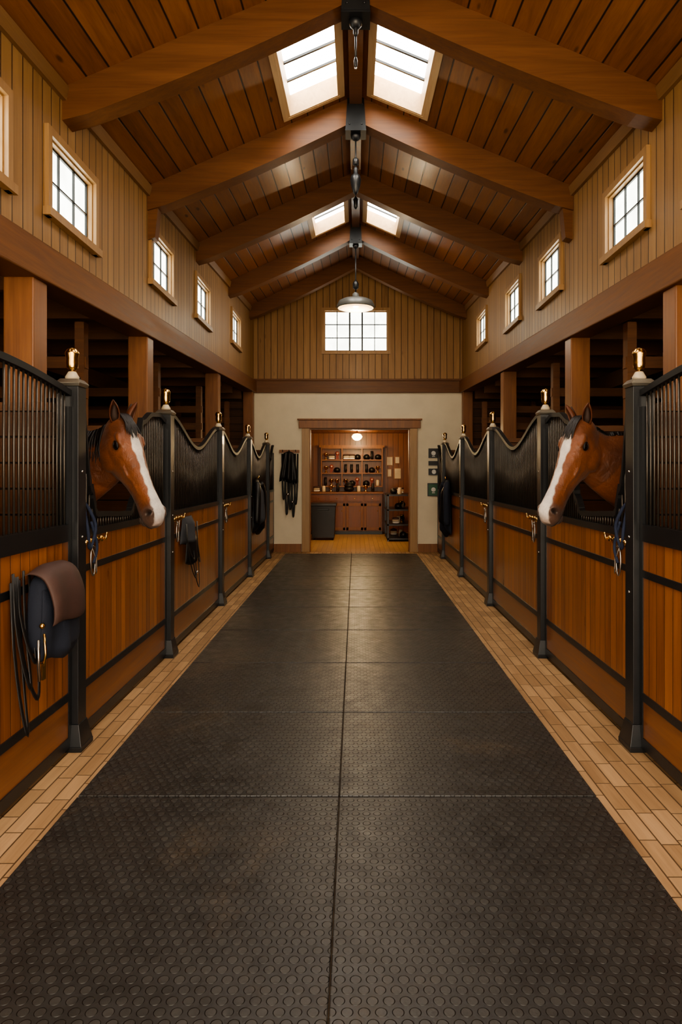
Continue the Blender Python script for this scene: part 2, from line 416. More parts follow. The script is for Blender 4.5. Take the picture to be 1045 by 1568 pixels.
# stall shells
for sg,nm,X in ((-1,'left',XL),(1,'right',XR)):
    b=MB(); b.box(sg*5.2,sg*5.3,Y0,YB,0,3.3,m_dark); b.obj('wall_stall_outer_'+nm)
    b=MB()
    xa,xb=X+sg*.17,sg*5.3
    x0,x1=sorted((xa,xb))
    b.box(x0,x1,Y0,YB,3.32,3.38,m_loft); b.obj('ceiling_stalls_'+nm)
    b=MB()
    for k in range(14):
        Y=.4+k*.98
        b.box(xa+sg*.005,sg*5.19,Y-.04,Y+.04,3.0,3.315,m_joist)
    b.box(sg*3.6,sg*3.75,Y0+.1,YB-.1,2.78,2.995,m_joist)
    b.obj('loft_joists')
    for Y in (1.95,3.97,5.97,8.2,10.45,12.7):
        b=MB(); x0,x1=sorted((sg*1.76,sg*5.19))
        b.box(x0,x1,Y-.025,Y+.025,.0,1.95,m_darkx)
        b.box(x0,x1,Y-.035,Y+.035,1.951,2.0,m_joist)
        x0,x1=sorted((sg*2.35,sg*5.19))
        b.box(x0,x1,Y-.03,Y+.03,2.24,2.34,m_joist); b.box(x0,x1,Y-.03,Y+.03,2.50,2.60,m_joist)
        for xx in (2.4,3.3,4.3): b.box(sg*xx-.04,sg*xx+.04,Y-.05,Y+.05,2.001,2.9,m_joist)
        b.obj('stall_partition')
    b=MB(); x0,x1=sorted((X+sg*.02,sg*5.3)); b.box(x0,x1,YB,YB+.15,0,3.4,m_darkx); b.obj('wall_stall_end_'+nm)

# back wall
b=MB(); y0,y1=YB,YB+.15
b.box(XL,-.93,y0,y1,0,3.165,m_plaster); b.box(1.09,XR,y0,y1,0,3.165,m_plaster); b.box(-.93,1.09,y0,y1,2.46,3.165,m_plaster)
b.obj('wall_back')
b=MB(); b.box(XL,XR,YB-.05,y1,3.166,3.44,m_beamX); b.box(XL,XR,YB-.075,YB-.05,3.40,3.44,m_beamX); b.obj('trim_back_beam',bevel=.006)
gx=[XL-.1,-.62,0,.63,XR+.1]; b=MB(); wz0,wz1=4.0,4.80
for i in range(4):
    xa,xb=gx[i],gx[i+1]
    def pr(za,zb0,zb1):
        b.hexa([(xa,y0,za),(xb,y0,za),(xb,y1,za),(xa,y1,za),(xa,y0,zb0),(xb,y0,zb1),(xb,y1,zb1),(xa,y1,zb0)],m_gable)
    if i in (0,3): pr(3.441,roof(xa,YB),roof(xb,YB))
    else: pr(3.441,wz0,wz0); pr(wz1,roof(xa,YB),roof(xb,YB))
b.obj('wall_gable')
b=MB(); t=.06; xa,xb=-.62,.63
for (a,c,d,e) in ((xa-t,xa,wz0-t,wz1+t),(xb,xb+t,wz0-t,wz1+t),(xa,xb,wz1,wz1+t),(xa,xb,wz0-t,wz0)): b.box(a,c,YB-.03,YB-.001,d,e,m_casing)
b.box(xa,xb,YB+.06,YB+.07,wz0,wz1,m_win)
for k in range(6):
    xx=xa+(xb-xa)*k/5; w=.016 if k in (0,2,3,5) else .008
    b.box(xx-w,xx+w,YB+.02,YB+.055,wz0,wz1,m_plate if k not in(0,5) else m_casing)
for k in range(4):
    zz=wz0+(wz1-wz0)*k/3; w=.008 if k in (1,2) else .02
    b.box(xa,xb,YB+.022,YB+.053,zz-w,zz+w,m_plate if k in(1,2) else m_casing)
b.obj('window_gable')
b=MB()
b.box(-1.07,-.92,YB-.04,YB-.001,0,2.46,m_casing); b.box(1.08,1.23,YB-.04,YB-.001,0,2.46,m_casing)
b.box(-1.13,1.29,YB-.06,YB-.001,2.461,2.62,m_colZ); b.box(-1.16,1.32,YB-.08,YB-.001,2.621,2.65,m_colZ)
b.box(-.929,-.90,YB,YB+.15,0,2.459,m_colZ); b.box(1.06,1.089,YB,YB+.15,0,2.459,m_colZ); b.box(-.90,1.06,YB,YB+.15,2.43,2.459,m_colZ)
b.obj('trim_doorway',bevel=.004)
b=MB(); b.box(XL,-1.08,YB-.025,YB-.001,0,.16,m_colZ); b.box(1.24,XR,YB-.025,YB-.001,0,.16,m_colZ); b.obj('baseboard_back')

# ------------------------------------------------------------------ stall fronts
PX=1.65
posts=[1.95,3.97,5.93,8.2,10.42,12.6]
def smooth(t): t=max(0,min(1,t)); return t*t*(3-2*t)
def interp(pts,x):
    for (a,za),(c,zc) in zip(pts,pts[1:]):
        if x<=c: return za+(zc-za)*smooth((x-a)/(c-a))
    return pts[-1][1]
def stall_front(sg,y0,y1,kind,name='stall_front'):
    b=MB(); X=sg*PX; a,c=y0+.062,y1-.062; W=c-a
    def bx(ya,yb_,z0,z1,t,m): b.box(X-t,X+t,ya,yb_,z0,z1,m)
    st=.035
    bx(a,a+st,.03,1.97 if kind!='open' else 1.3,.022,m_black); bx(c-st,c,.03,1.97,.022,m_black)
    bx(a+st,c-st,.03,.09,.024,m_black); bx(a+st,c-st,.09,.30,.016,m_doorh)
    bx(a+st,c-st,.30,.345,.024,m_black); bx(a+st,c-st,.345,1.0,.016,m_doorw)
    bx(a+st,c-st,1.0,1.04,.024,m_black); bx(a+st,c-st,1.04,1.205,.016,m_doorw)
    bx(a+st,c-st,1.205,1.25 if kind!='arch' else 1.30,.028,m_black)
    if kind=='arch': zf=lambda u:2.05+.09*math.sin(math.pi*u)
    elif kind=='dip': zf=lambda u:1.84+.27*smooth(abs(2*u-1))
    else: zf=lambda u:interp([(0,2.13),(.015,2.10),(.10,1.50),(.15,1.33),(.50,1.30),(.56,1.40),(.66,1.98),(.80,2.06),(.9,2.07),(1,2.03)],u)
    n=72; hh=.017
    for i in range(n):
        u0,u1=i/n,(i+1)/n; ya,yc=a+W*u0,a+W*u1; z0,z1=zf(u0),zf(u1)
        k0=min(3.0,math.sqrt(1+((z1-z0)/(W/n))**2)); h=hh*k0
        b.hexa([(X-.022,ya,z0-h),(X+.022,ya,z0-h),(X+.022,yc,z1-h),(X-.022,yc,z1-h),(X-.022,ya,z0+h),(X+.022,ya,z0+h),(X+.022,yc,z1+h),(X-.022,yc,z1+h)],m_rail)
    nb=int(W/(.058 if kind=='dip' else .047))
    for i in range(1,nb):
        y=a+W*i/nb; b.cyl((X,y,1.24),(X,y,zf(i/nb)),.0065,m_bar,6)
    b.obj(name)
def latch(sg,y,z=1.14,big=True):
    b=MB(); x=sg*(PX-.024)
    xi=lambda d: x-sg*d
    b.box(xi(0),xi(.012),y-.02,y+.20,z-.02,z+.025,m_brass)
    b.tube([(xi(.03),y-.06,z+.012),(xi(.03),y+.22,z+.012)],.009,m_brass,8)
    for yy in (y+.0,y+.09,y+.17): b.lathe((xi(.03),yy,z-.008),[(.006,0),(.015,.005),(.015,.035),(.006,.04)],m_brass,10)
    b.sph((xi(.03),y-.065,z+.012),.016,m_brass,10,6)
    b.tube([(xi(.012),y+.19,z),(xi(.055),y+.19,z+.01),(xi(.06),y+.19,z+.05)],.007,m_brass,8)
    pts=[(xi(.035),y+.03+.035*math.sin(t),z-.11+.09*math.cos(t)) for t in [2*math.pi*k/16 for k in range(17)]]
    b.tube(pts,.0055,m_steel,6)
    b.tube(cat([(xi(.03),y+.0,z),(xi(.05),y+.02,z-.08),(xi(.045),y+.06,z-.19),(xi(.03),y+.10,z-.09),(xi(.03),y+.12,z)]),.004,m_steel,6)
    b.obj('brass_latch')
for sg in (-1,1):
    for k,Y in enumerate(posts):
        b=MB(); X=sg*PX; h=.058
        b.taper(X,Y,0,.03,.088,.088,m_black); b.taper(X,Y,.03,.15,.086,.062,m_black)
        b.box(X-h,X+h,Y-h,Y+h,.15,2.09,m_black)
        b.taper(X,Y,2.09,2.11,.064,.072,m_collar); b.taper(X,Y,2.11,2.135,.072,.05,m_collar)
        b.lathe((X,Y,2.135),[(.036,0),(.04,.012),(.03,.03),(.022,.045)],m_cream,20)
        b.lathe((X,Y,2.18),[(.018,0),(.020,.01),(.032,.022),(.035,.05),(.033,.078),(.039,.10),(.039,.112),(.028,.130),(.012,.138),(.001,.14)],m_brass,24)
        for zz in (.9,1.22,1.6): b.sph((X-sg*h,Y,zz),.008,m_steel,8,5)
        b.obj('stall_post',bevel=.005)
    kinds=['arch','open','dip','dip','dip']
    stall_front(sg,-.1,1.95,'arch')
    for k in range(5): stall_front(sg,posts[k],posts[k+1],kinds[k])
    stall_front(sg,posts[5],YB+.04,'dip')
    b=MB(); b.box(sg*PX-.058,sg*PX+.058,-.16,-.04,0,2.1,m_black); b.taper(sg*PX,-.1,2.1,2.14,.07,.04,m_collar); b.obj('stall_post')
    latch(sg,4.10,1.17); latch(sg,6.06,1.17); latch(sg,8.34,1.17)

# ------------------------------------------------------------------ hung items
def cloth(b,o,A,Nn,w0,w1,h,m,amp=.03,base=.035,k=9,ph=0,nu=22,nv=20,sag=0.0):
    o=Vector(o);A=Vector(A);Nn=Vector(Nn); fr=[];bk=[]
    for j in range(nv+1):
        v=j/nv; w=w0+(w1-w0)*smooth(v)
        for i in range(nu+1):
            u=i/nu*2-1
            edge=max(0,1-abs(u)**4)
            top=min(1,.35+v*3)*min(1,.3+(1-v)*6)
            off=(base+amp*(.5+.5*math.sin(k*u+ph+1.5*v))*(.3+.7*v))*edge*top+.006
            z=-h*v*(1+.06*math.sin(3*u+ph)*v)-sag*(abs(u)**2)*(1-v)
            fr.append(o+A*(u*w/2)+Nn*off+Vector((0,0,z))); bk.append(o+A*(u*w/2)+Nn*.002+Vector((0,0,z)))
    n=nu+1; vs=fr+bk; N=len(fr); fs=[]
    for j in range(nv):
        for i in range(nu):
            a=j*n+i; fs.append((a,a+1,a+1+n,a+n)); fs.append((N+a,N+a+n,N+a+n+1,N+a+1))
    for i in range(nu): fs.append((i,N+i,N+i+1,i+1)); q=nv*n; fs.append((q+i,q+i+1,N+q+i+1,N+q+i))
    for j in range(nv): a=j*n; fs.append((a,a+n,N+a+n,N+a)); a=j*n+nu; fs.append((a,N+a,N+a+n,a+n))
    b.add(vs,fs,m,True)
def straploop(b,p0,p1,drop,m,x,sg,w=.014,bulge=.03,th=.3):
    y0,z0=p0;y1,z1=p1; pts=[]
    for k in range(17):
        t=k/16; z=z0+(z1-z0)*t-drop*(1-(2*t-1)**2)**.6; y=y0+(y1-y0)*t
        pts.append((x-sg*(.012+bulge*math.sin(math.pi*t)),y,z))
    b.tube(pts,w,m,6,flat=th,up=(0,1,.2))
sg=-1; x=-PX+.022
b=MB()
def rbox(b,c,s,m,e=.35,n=28,k=14,shear=0):
    rs=[]
    for i in range(k+1):
        ph=-math.pi/2+math.pi*(i+.05)/(k+.1)
        cz=math.copysign(abs(math.sin(ph))**e,math.sin(ph)); cr=abs(math.cos(ph))**e
        rs.append([(c[0]+s[0]*cr*math.copysign(abs(math.cos(t))**e,math.cos(t)), c[1]+s[1]*cr*(1-.08*cz)*math.copysign(abs(math.sin(t))**e,math.sin(t))+shear*cz, c[2]+s[2]*cz) for t in [2*math.pi*j/n for j in range(n)]])
    b.rings(rs,m)
rbox(b,(x+.065,3.50,.89),(.055,.185,.20),m_navy,.45)
cloth(b,(x+.10,3.50,1.02),(0,1,0),(1,0,0),.36,.40,.36,m_navy,.035,.03,6,.8)
rbox(b,(x+.13,3.55,.79),(.028,.11,.09),m_navy,.5)
vs=[];nu,nv=14,14
prof=cat([(x+.005,0,1.10),(x+.06,0,1.13),(x+.13,0,1.10),(x+.172,0,1.0),(x+.180,0,.90),(x+.172,0,.86)],4)
for th in (0,.008):
    for p in prof:
        for i in range(nu+1):
            u=i/nu*2-1; d=.02*abs(u)**6
            vs.append((p.x-d+th+.006*math.sin(5*u),3.50+u*.195,p.z-.03*abs(u)**3+th-.02*math.sin(2*u+1)*(1 if p.z<.95 else 0)))
n=nu+1;NP=len(prof);N=n*NP;fs=[]
for j in range(NP-1):
    for i in range(nu):
        a=j*n+i; fs+= [(a,a+1,a+1+n,a+n),(N+a,N+a+n,N+a+n+1,N+a+1)]
for i in range(nu):
    q=(NP-1)*n; fs+=[(i,N+i,N+i+1,i+1),(q+i,q+i+1,N+q+i+1,N+q+i)]
for j in range(NP-1):
    a=j*n; fs+=[(a,a+n,N+a+n,N+a)]; a+=nu; fs+=[(a,N+a,N+a+n,a+n)]
b.add(vs,fs,m_brownf,True)
b.obj('saddle_bag')
b=MB()
for y0_,y1_,zt,dr in ((3.20,3.30,1.12,.55),(3.24,3.36,1.10,.42),(3.18,3.26,1.08,.72),(3.22,3.42,1.10,.60)): straploop(b,(y0_,zt),(y1_,zt),dr,m_blk,-PX+.03,-1,.015,.06)
b.tube([(x+.13,3.28,.82),(x+.135,3.285,.72),(x+.125,3.28,.66)],.006,m_brass,8)
b.box(x+.118,x+.130,3.262,3.298,.60,.68,m_brass); b.sph((x+.125,3.27,.86),.014,m_brass); b.tube([(x+.12,3.24,.80+.0),(x+.12,3.25,.60)],.006,m_steel,8)
b.obj('leather_bridle')
def halter(sg,y,zt,h,w,nm='hanging_halter',fab=m_greyf):
    b=MB(); x=sg*(PX-.024)
    cloth(b,(x,y,zt),(0,1,0),(-sg,0,0),w*.7,w,h*.36,fab,.04,.05,5,1.0)
    cloth(b,(x-sg*.03,y+.03,zt-h*.22),(0,1,0),(-sg,0,0),w*.6,w*.8,h*.40,m_blk,.04,.04,6,2.0)
    for a,c,d in ((-.4,.2,.8),(-.1,.45,.95),(-.45,.0,.55),(.1,.4,.62)): straploop(b,(y+a*w,zt-.06),(y+c*w,zt-.06),h*d-.06,m_blk,x-sg*.04,sg,.013,.05)
    b.sph((x-sg*.09,y,zt-h*.55),.014,m_steel); b.sph((x-sg*.09,y+.05,zt-h*.75),.014,m_steel)
    b.obj(nm)
halter(-1,6.55,1.17,.72,.50)
def coat(sg,y,zt,h,w,c1,c2,nm='hanging_jacket'):
    b=MB(); x=sg*(PX-.024)
    b.tube([(x,y,zt+.02),(x-sg*.06,y,zt+.03),(x-sg*.065,y,zt+.06)],.008,m_brass,8)
    cloth(b,(x-sg*.01,y,zt),(0,1,0),(-sg,0,0),w*.55,w,h,c1,.09,.07,8,.4,sag=.08)
    cloth(b,(x-sg*.04,y-w*.1,zt-.05),(0,1,0),(-sg,0,0),w*.45,w*.6,h*.75,c2,.08,.07,7,2.1,sag=.06)
    for s_ in (-1,1):
        b.tube(cat([(x-sg*.06,y+s_*w*.25,zt-.06),(x-sg*.09,y+s_*w*.42,zt-.25),(x-sg*.08,y+s_*w*.45,zt-h*.8)]),[.05]*1+[.055]*11+[.045],c1,10)
    b.obj(nm)
coat(-1,11.0,1.47,.85,.75,m_blk,m_greyf)
coat(1,11.9,1.45,.95,.8,m_navy,m_blk)
for sg in (-1,1):
    b=MB(); x=sg*(PX-.03)
    b.tube(cat([(x,4.06,1.42),(x-sg*.03,4.09,1.36),(x-sg*.05,4.12,1.26),(x-sg*.03,4.08,1.14),(x-sg*.03,4.05,1.25),(x,4.06,1.40)]),.010,m_blue,8)
    b.tube(cat([(x-sg*.03,4.10,1.30),(x-sg*.05,4.14,1.15),(x-sg*.04,4.11,1.05)]),.009,m_blue,8)
    b.obj('lead_rope')
b=MB(); yb_=YB-.002
b.box(-1.52,-1.12,yb_-.03,yb_,1.97,2.03,m_colZ)
for xx in (-1.45,-1.32,-1.19): b.tube([(xx,yb_-.03,2.0),(xx,yb_-.09,2.0),(xx,yb_-.10,2.03)],.008,m_black,8)
cloth(b,(-1.33,yb_-.03,2.0),(1,0,0),(0,-1,0),.24,.38,.62,m_blk,.08,.06,7,.3,sag=.06)
for xx,d in ((-1.46,.9),(-1.40,1.2),(-1.33,1.1),(-1.27,1.25),(-1.22,1.0),(-1.36,.8)):
    pts=[]
    for k in range(15):
        t=k/14; pts.append((xx+.07*t,yb_-.05-.05*math.sin(math.pi*t),1.95-d*(1-(2*t-1)**2)**.55))
    b.tube(pts,.016,m_blk,6)
b.sph((-1.34,yb_-.12,1.15),.03,m_steel); b.sph((-1.25,yb_-.12,1.0),.022,m_steel)
b.obj('hanging_bridles')
def frame(x0,x1,z0,z1,inner,nm,ornament=None):
    b=MB(); t=.018; y=YB-.002
    b.box(x0,x1,y-.02,y,z0,z0+t,m_black); b.box(x0,x1,y-.02,y,z1-t,z1,m_black); b.box(x0,x0+t,y-.02,y,z0+t,z1-t,m_black); b.box(x1-t,x1,y-.02,y,z0+t,z1-t,m_black)
    b.box(x0+t,x1-t,y-.010,y,z0+t,z1-t,inner)
    if ornament:
        cx,cz=(x0+x1)/2,(z0+z1)/2
        b.ell((cx,y-.012,cz),[Vector((0,1,0)),Vector((1,0,0)),Vector((0,0,1))],(.003,.045,.045),ornament)
        b.box(cx-.03,cx+.03,y-.014,y-.01,cz-.07,cz-.055,ornament)
    b.obj(nm)
frame(1.45,1.65,1.87,2.06,m_blk,'wall_picture',m_white)
frame(1.45,1.66,1.72,1.81,m_blk,'wall_picture',None)
frame(1.45,1.67,1.53,1.66,m_blk,'wall_picture',m_white)
frame(1.43,1.67,1.11,1.37,m_green,'wall_sign',m_white)

# ------------------------------------------------------------------ tack room
b=MB(); b.box(-1.3,1.6,17.9,18.0,0,2.6,m_tackw); b.obj('wall_tack_back')
b=MB(); b.box(-1.3,-1.2,YB+.15,17.9,0,2.6,m_tackwY); b.obj('wall_tack_left')
b=MB(); b.box(1.5,1.6,YB+.15,17.9,0,2.6,m_tackwY); b.obj('wall_tack_right')
b=MB(); b.box(-1.3,1.6,YB+.15,18.0,2.6,2.66,m_tackw); b.obj('ceiling_tack_room')
b=MB(); cy0,cy1=17.35,17.895
b.box(-1.18,.68,cy0+.03,cy1,.08,1.03,m_cab); b.box(-1.18,.68,cy0+.07,cy1,0,.08,m_black); b.box(-1.19,.70,cy0-.02,cy1,1.031,1.08,m_colZ)
for k in range(4):
    xa=-1.15+k*.455; xb=xa+.43
    b.box(xa,xb,cy0+.01,cy0+.03,.82,1.0,m_cab); b.box(xa+.03,xb-.03,cy0,cy0+.01,.85,.97,m_cab)
    b.box(xa,xb,cy0+.01,cy0+.03,.11,.79,m_cab); 
    for (p,q_,r_,s_) in ((xa,xa+.06,.11,.79),(xb-.06,xb,.11,.79),(xa,xb,.11,.18),(xa,xb,.72,.79)): b.box(p,q_,cy0-.004,cy0+.01,r_,s_,m_colZ)
    b.sph(((xa+xb)/2,cy0-.012,.91),.014,m_brass); b.sph((xb-.09,cy0-.012,.6),.014,m_brass)
b.obj('cabinet_counter',bevel=.004)
b=MB(); sx0,sx1,sz0,sz1,sy0,sy1=-.90,.70,1.20,2.22,17.62,17.895
b.box(sx0,sx1,sy1-.015,sy1,sz0,sz1,m_cab)
for xx in (sx0,sx0+.53,sx0+1.05,sx1-.03): b.box(xx,xx+.03,sy0,sy1-.016,sz0,sz1,m_colZ)
for zz in (sz0,sz0+.34,sz0+.68,sz1-.03): b.box(sx0,sx1,sy0+.002,sy1-.016,zz,zz+.03,m_colZ)
b.box(sx0-.04,sx1+.04,sy0-.03,sy1,sz1,sz1+.06,m_colZ)
b.obj('cubby_shelf')
b=MB()
def item(x,y,z,kind):
    if kind==0:
        b.lathe((x,y,z),[(.04,0),(.04,.02),(.012,.035),(.012,.07),(.035,.09),(.05,.15),(.052,.17)],m_brass,14)
        for s_ in (-1,1): b.tube([(x+s_*.045,y,z+.15),(x+s_*.075,y,z+.13),(x+s_*.035,y,z+.095)],.005,m_brass,6)
    elif kind==1:
        b.lathe((x,y,z),[(.045,0),(.047,.01),(.047,.12),(.04,.13),(.04,.15),(.02,.155)],m_cream,14)
    elif kind==2:
        b.tube([(x,y,z+.22),(x,y,z+.1),(x,y-.01,z+.05)],[.035,.033,.04],m_blk,10); b.ell((x,y-.05,z+.03),[Vector((0,1,0)),Vector((1,0,0)),Vector((0,0,1))],(.085,.035,.03),m_blk)
    elif kind==3:
        b.ell((x,y,z+.06),[Vector((0,0,1)),Vector((1,0,0)),Vector((0,1,0))],(.08,.085,.10),m_blk); b.ell((x,y-.09,z+.05),[Vector((0,0,1)),Vector((1,0,0)),Vector((0,1,0))],(.008,.06,.05),m_blk)
    elif kind==4:
        b.ell((x,y-.04,z+.16),[Vector((0,1,0)),Vector((1,0,0)),Vector((0,0,1))],(.012,.05,.05),m_red); b.ell((x,y-.055,z+.16),[Vector((0,1,0)),Vector((1,0,0)),Vector((0,0,1))],(.01,.022,.022),m_cream)
        b.box(x-.03,x-.005,y-.045,y-.035,z,z+.13,m_red); b.box(x+.005,x+.03,y-.045,y-.035,z+.02,z+.13,m_red)
    else:
        for q_ in range(3): rbox(b,(x,y,z+.03+.045*q_),(.08,.07,.024),(m_white,m_cream,m_brownf)[q_],.5,16,8)
for r_,zz in enumerate((sz0+.03,sz0+.37,sz0+.71)):
    for c_ in range(3):
        for q_ in range(3):
            item(sx0+.12+c_*.53+q_*.15+U(-.01,.01),17.75,zz+.001,random.choice([0,1,2,3,2,3,4,5,0]))
b.obj('trophies_and_tack')
b=MB()
for k in range(9):
    if k in (4,5): continue
    item(-1.0+k*.18,17.5,1.081,[5,1,0,2,5,3,1,0,2][k])
b.obj('counter_clutter')
b=MB()
c0=Vector((-.17,17.48,1.23))
b.ell(c0,[Vector((0,1,0)),Vector((1,0,0)),Vector((0,0,1))],(.11,.12,.07),m_blk); b.ell(c0+Vector((0,0,-.07)),[Vector((0,1,0)),Vector((1,0,0)),Vector((0,0,1))],(.10,.13,.075),m_blk)
b.ell(c0+Vector((0,.09,.06)),[Vector((0,1,0)),Vector((1,0,0)),Vector((0,0,1))],(.03,.09,.04),m_blk)
b.obj('saddle')
b=MB(); b.hexa([(-1.02,15.9,.05),(-.5,15.9,.05),(-.5,16.4,.05),(-1.02,16.4,.05),(-1.05,15.86,.80),(-.47,15.86,.80),(-.47,16.43,.80),(-1.05,16.43,.80)],m_black)
b.box(-1.07,-.45,15.84,16.45,.80,.86,m_black); b.box(-.9,-.62,15.82,15.84,.70,.74,m_plate)
for xx in (-.98,-.54):
    for yy in (15.95,16.35): b.cyl((xx-.015,yy,.03),(xx+.015,yy,.03),.03,m_plate,12)
b.obj('storage_bin',bevel=.012)
b=MB(); x0,x1,y0,y1=.72,1.42,15.6,16.9
for zz in (.04,.36,.70,1.04): b.box(x0,x1,y0,y1,zz,zz+.035,m_black)
for xx in (x0,x1-.04):
    for yy in (y0,y1-.04): b.box(xx,xx+.04,yy,yy+.04,0,1.08,m_black)
b.box(x1-.02,x1,y0,y1,.04,1.08,m_black)
for zz in (.076,.396,.736,1.076):
    for k in range(4): item(x0+.16+U(0,.3),y0+.2+k*.3,zz,random.choice([1,2,3,5,0]))
b.obj('tack_shelving_unit')
b=MB()
for (xa,xb,za,zb) in ((.80,.98,1.75,2.0),(1.02,1.16,1.8,2.0),(.82,.95,1.45,1.68),(1.0,1.2,1.4,1.7)):
    b.box(xa,xb,17.87,17.899,za,zb,m_colZ); b.box(xa+.02,xb-.02,17.865,17.87,za+.02,zb-.02,m_cream)
b.obj('wall_photos')
b=MB(); b.cyl((.03,15.3,2.45),(.03,15.3,2.6),.012,m_brass,8); b.lathe((.03,15.3,2.30),[(.04,0),(.09,.03),(.12,.08),(.09,.13),(.03,.16)],emis('globe_lamp_glow',(1,.72,.38),5),20); b.lathe((.03,15.3,2.44),[(.05,0),(.06,.02),(.02,.05)],m_brass,16); b.obj('ceiling_globe_lamp')
light('tack_lamp_light','POINT',(.03,15.3,2.18),34,(1,.72,.38),.1)
light('tack_point_light_rear','POINT',(.1,16.9,2.38),14,(1,.72,.38),.1)  # bare point light at the rear, no fixture modelled for it

# ------------------------------------------------------------------ horses
def mat_horse():
    s=NB('bay_horse_coat'); a=s.n('ShaderNodeAttribute',attribute_name='Coat'); p,xyz=s.pos()
    n=s.noise(p,7,5,.6); hv=s.comb(s.math('MULTIPLY',xyz[0],150.0),s.math('MULTIPLY',xyz[1],150.0),s.math('MULTIPLY',xyz[2],35.0))
    n2=s.noise(hv,1.0,3); n3=s.noise(p,16,3,.5,.6)
    c=s.mix(1.0,a.outputs['Color'],s.mix(s.maprange(n,.3,.7,0,1),(.68,.68,.70),(1.22,1.18,1.12)),'MULTIPLY')
    c=s.mix(1.0,c,s.mix(n2,(.72,.72,.72),(1.22,1.22,1.22)),'MULTIPLY')
    s.l(c,s.b.inputs['Base Color']); s.b.inputs['Roughness'].default_value=.42; s.b.inputs['Specular IOR Level'].default_value=.5
    s.b.inputs['Sheen Weight'].default_value=.1
    s.bump(s.math('ADD',s.math('MULTIPLY',n2,.16),n3),.010,.8)
    return s.m
m_coat=mat_horse()
m_mane=plain('black_mane_hair',(.012,.009,.008),.45,bump=.0008,bscale=250)
m_eye=plain('dark_horse_eye',(.008,.004,.003),.05,bump=0,coat=1)
m_earin=plain('ear_inside_hair',(.04,.02,.013),.7,bump=.001)
m_hoof=plain('hoof_horn',(.03,.025,.02),.5)
m_ear=plain('ear_coat',(.11,.034,.013),.5,bump=.0005)

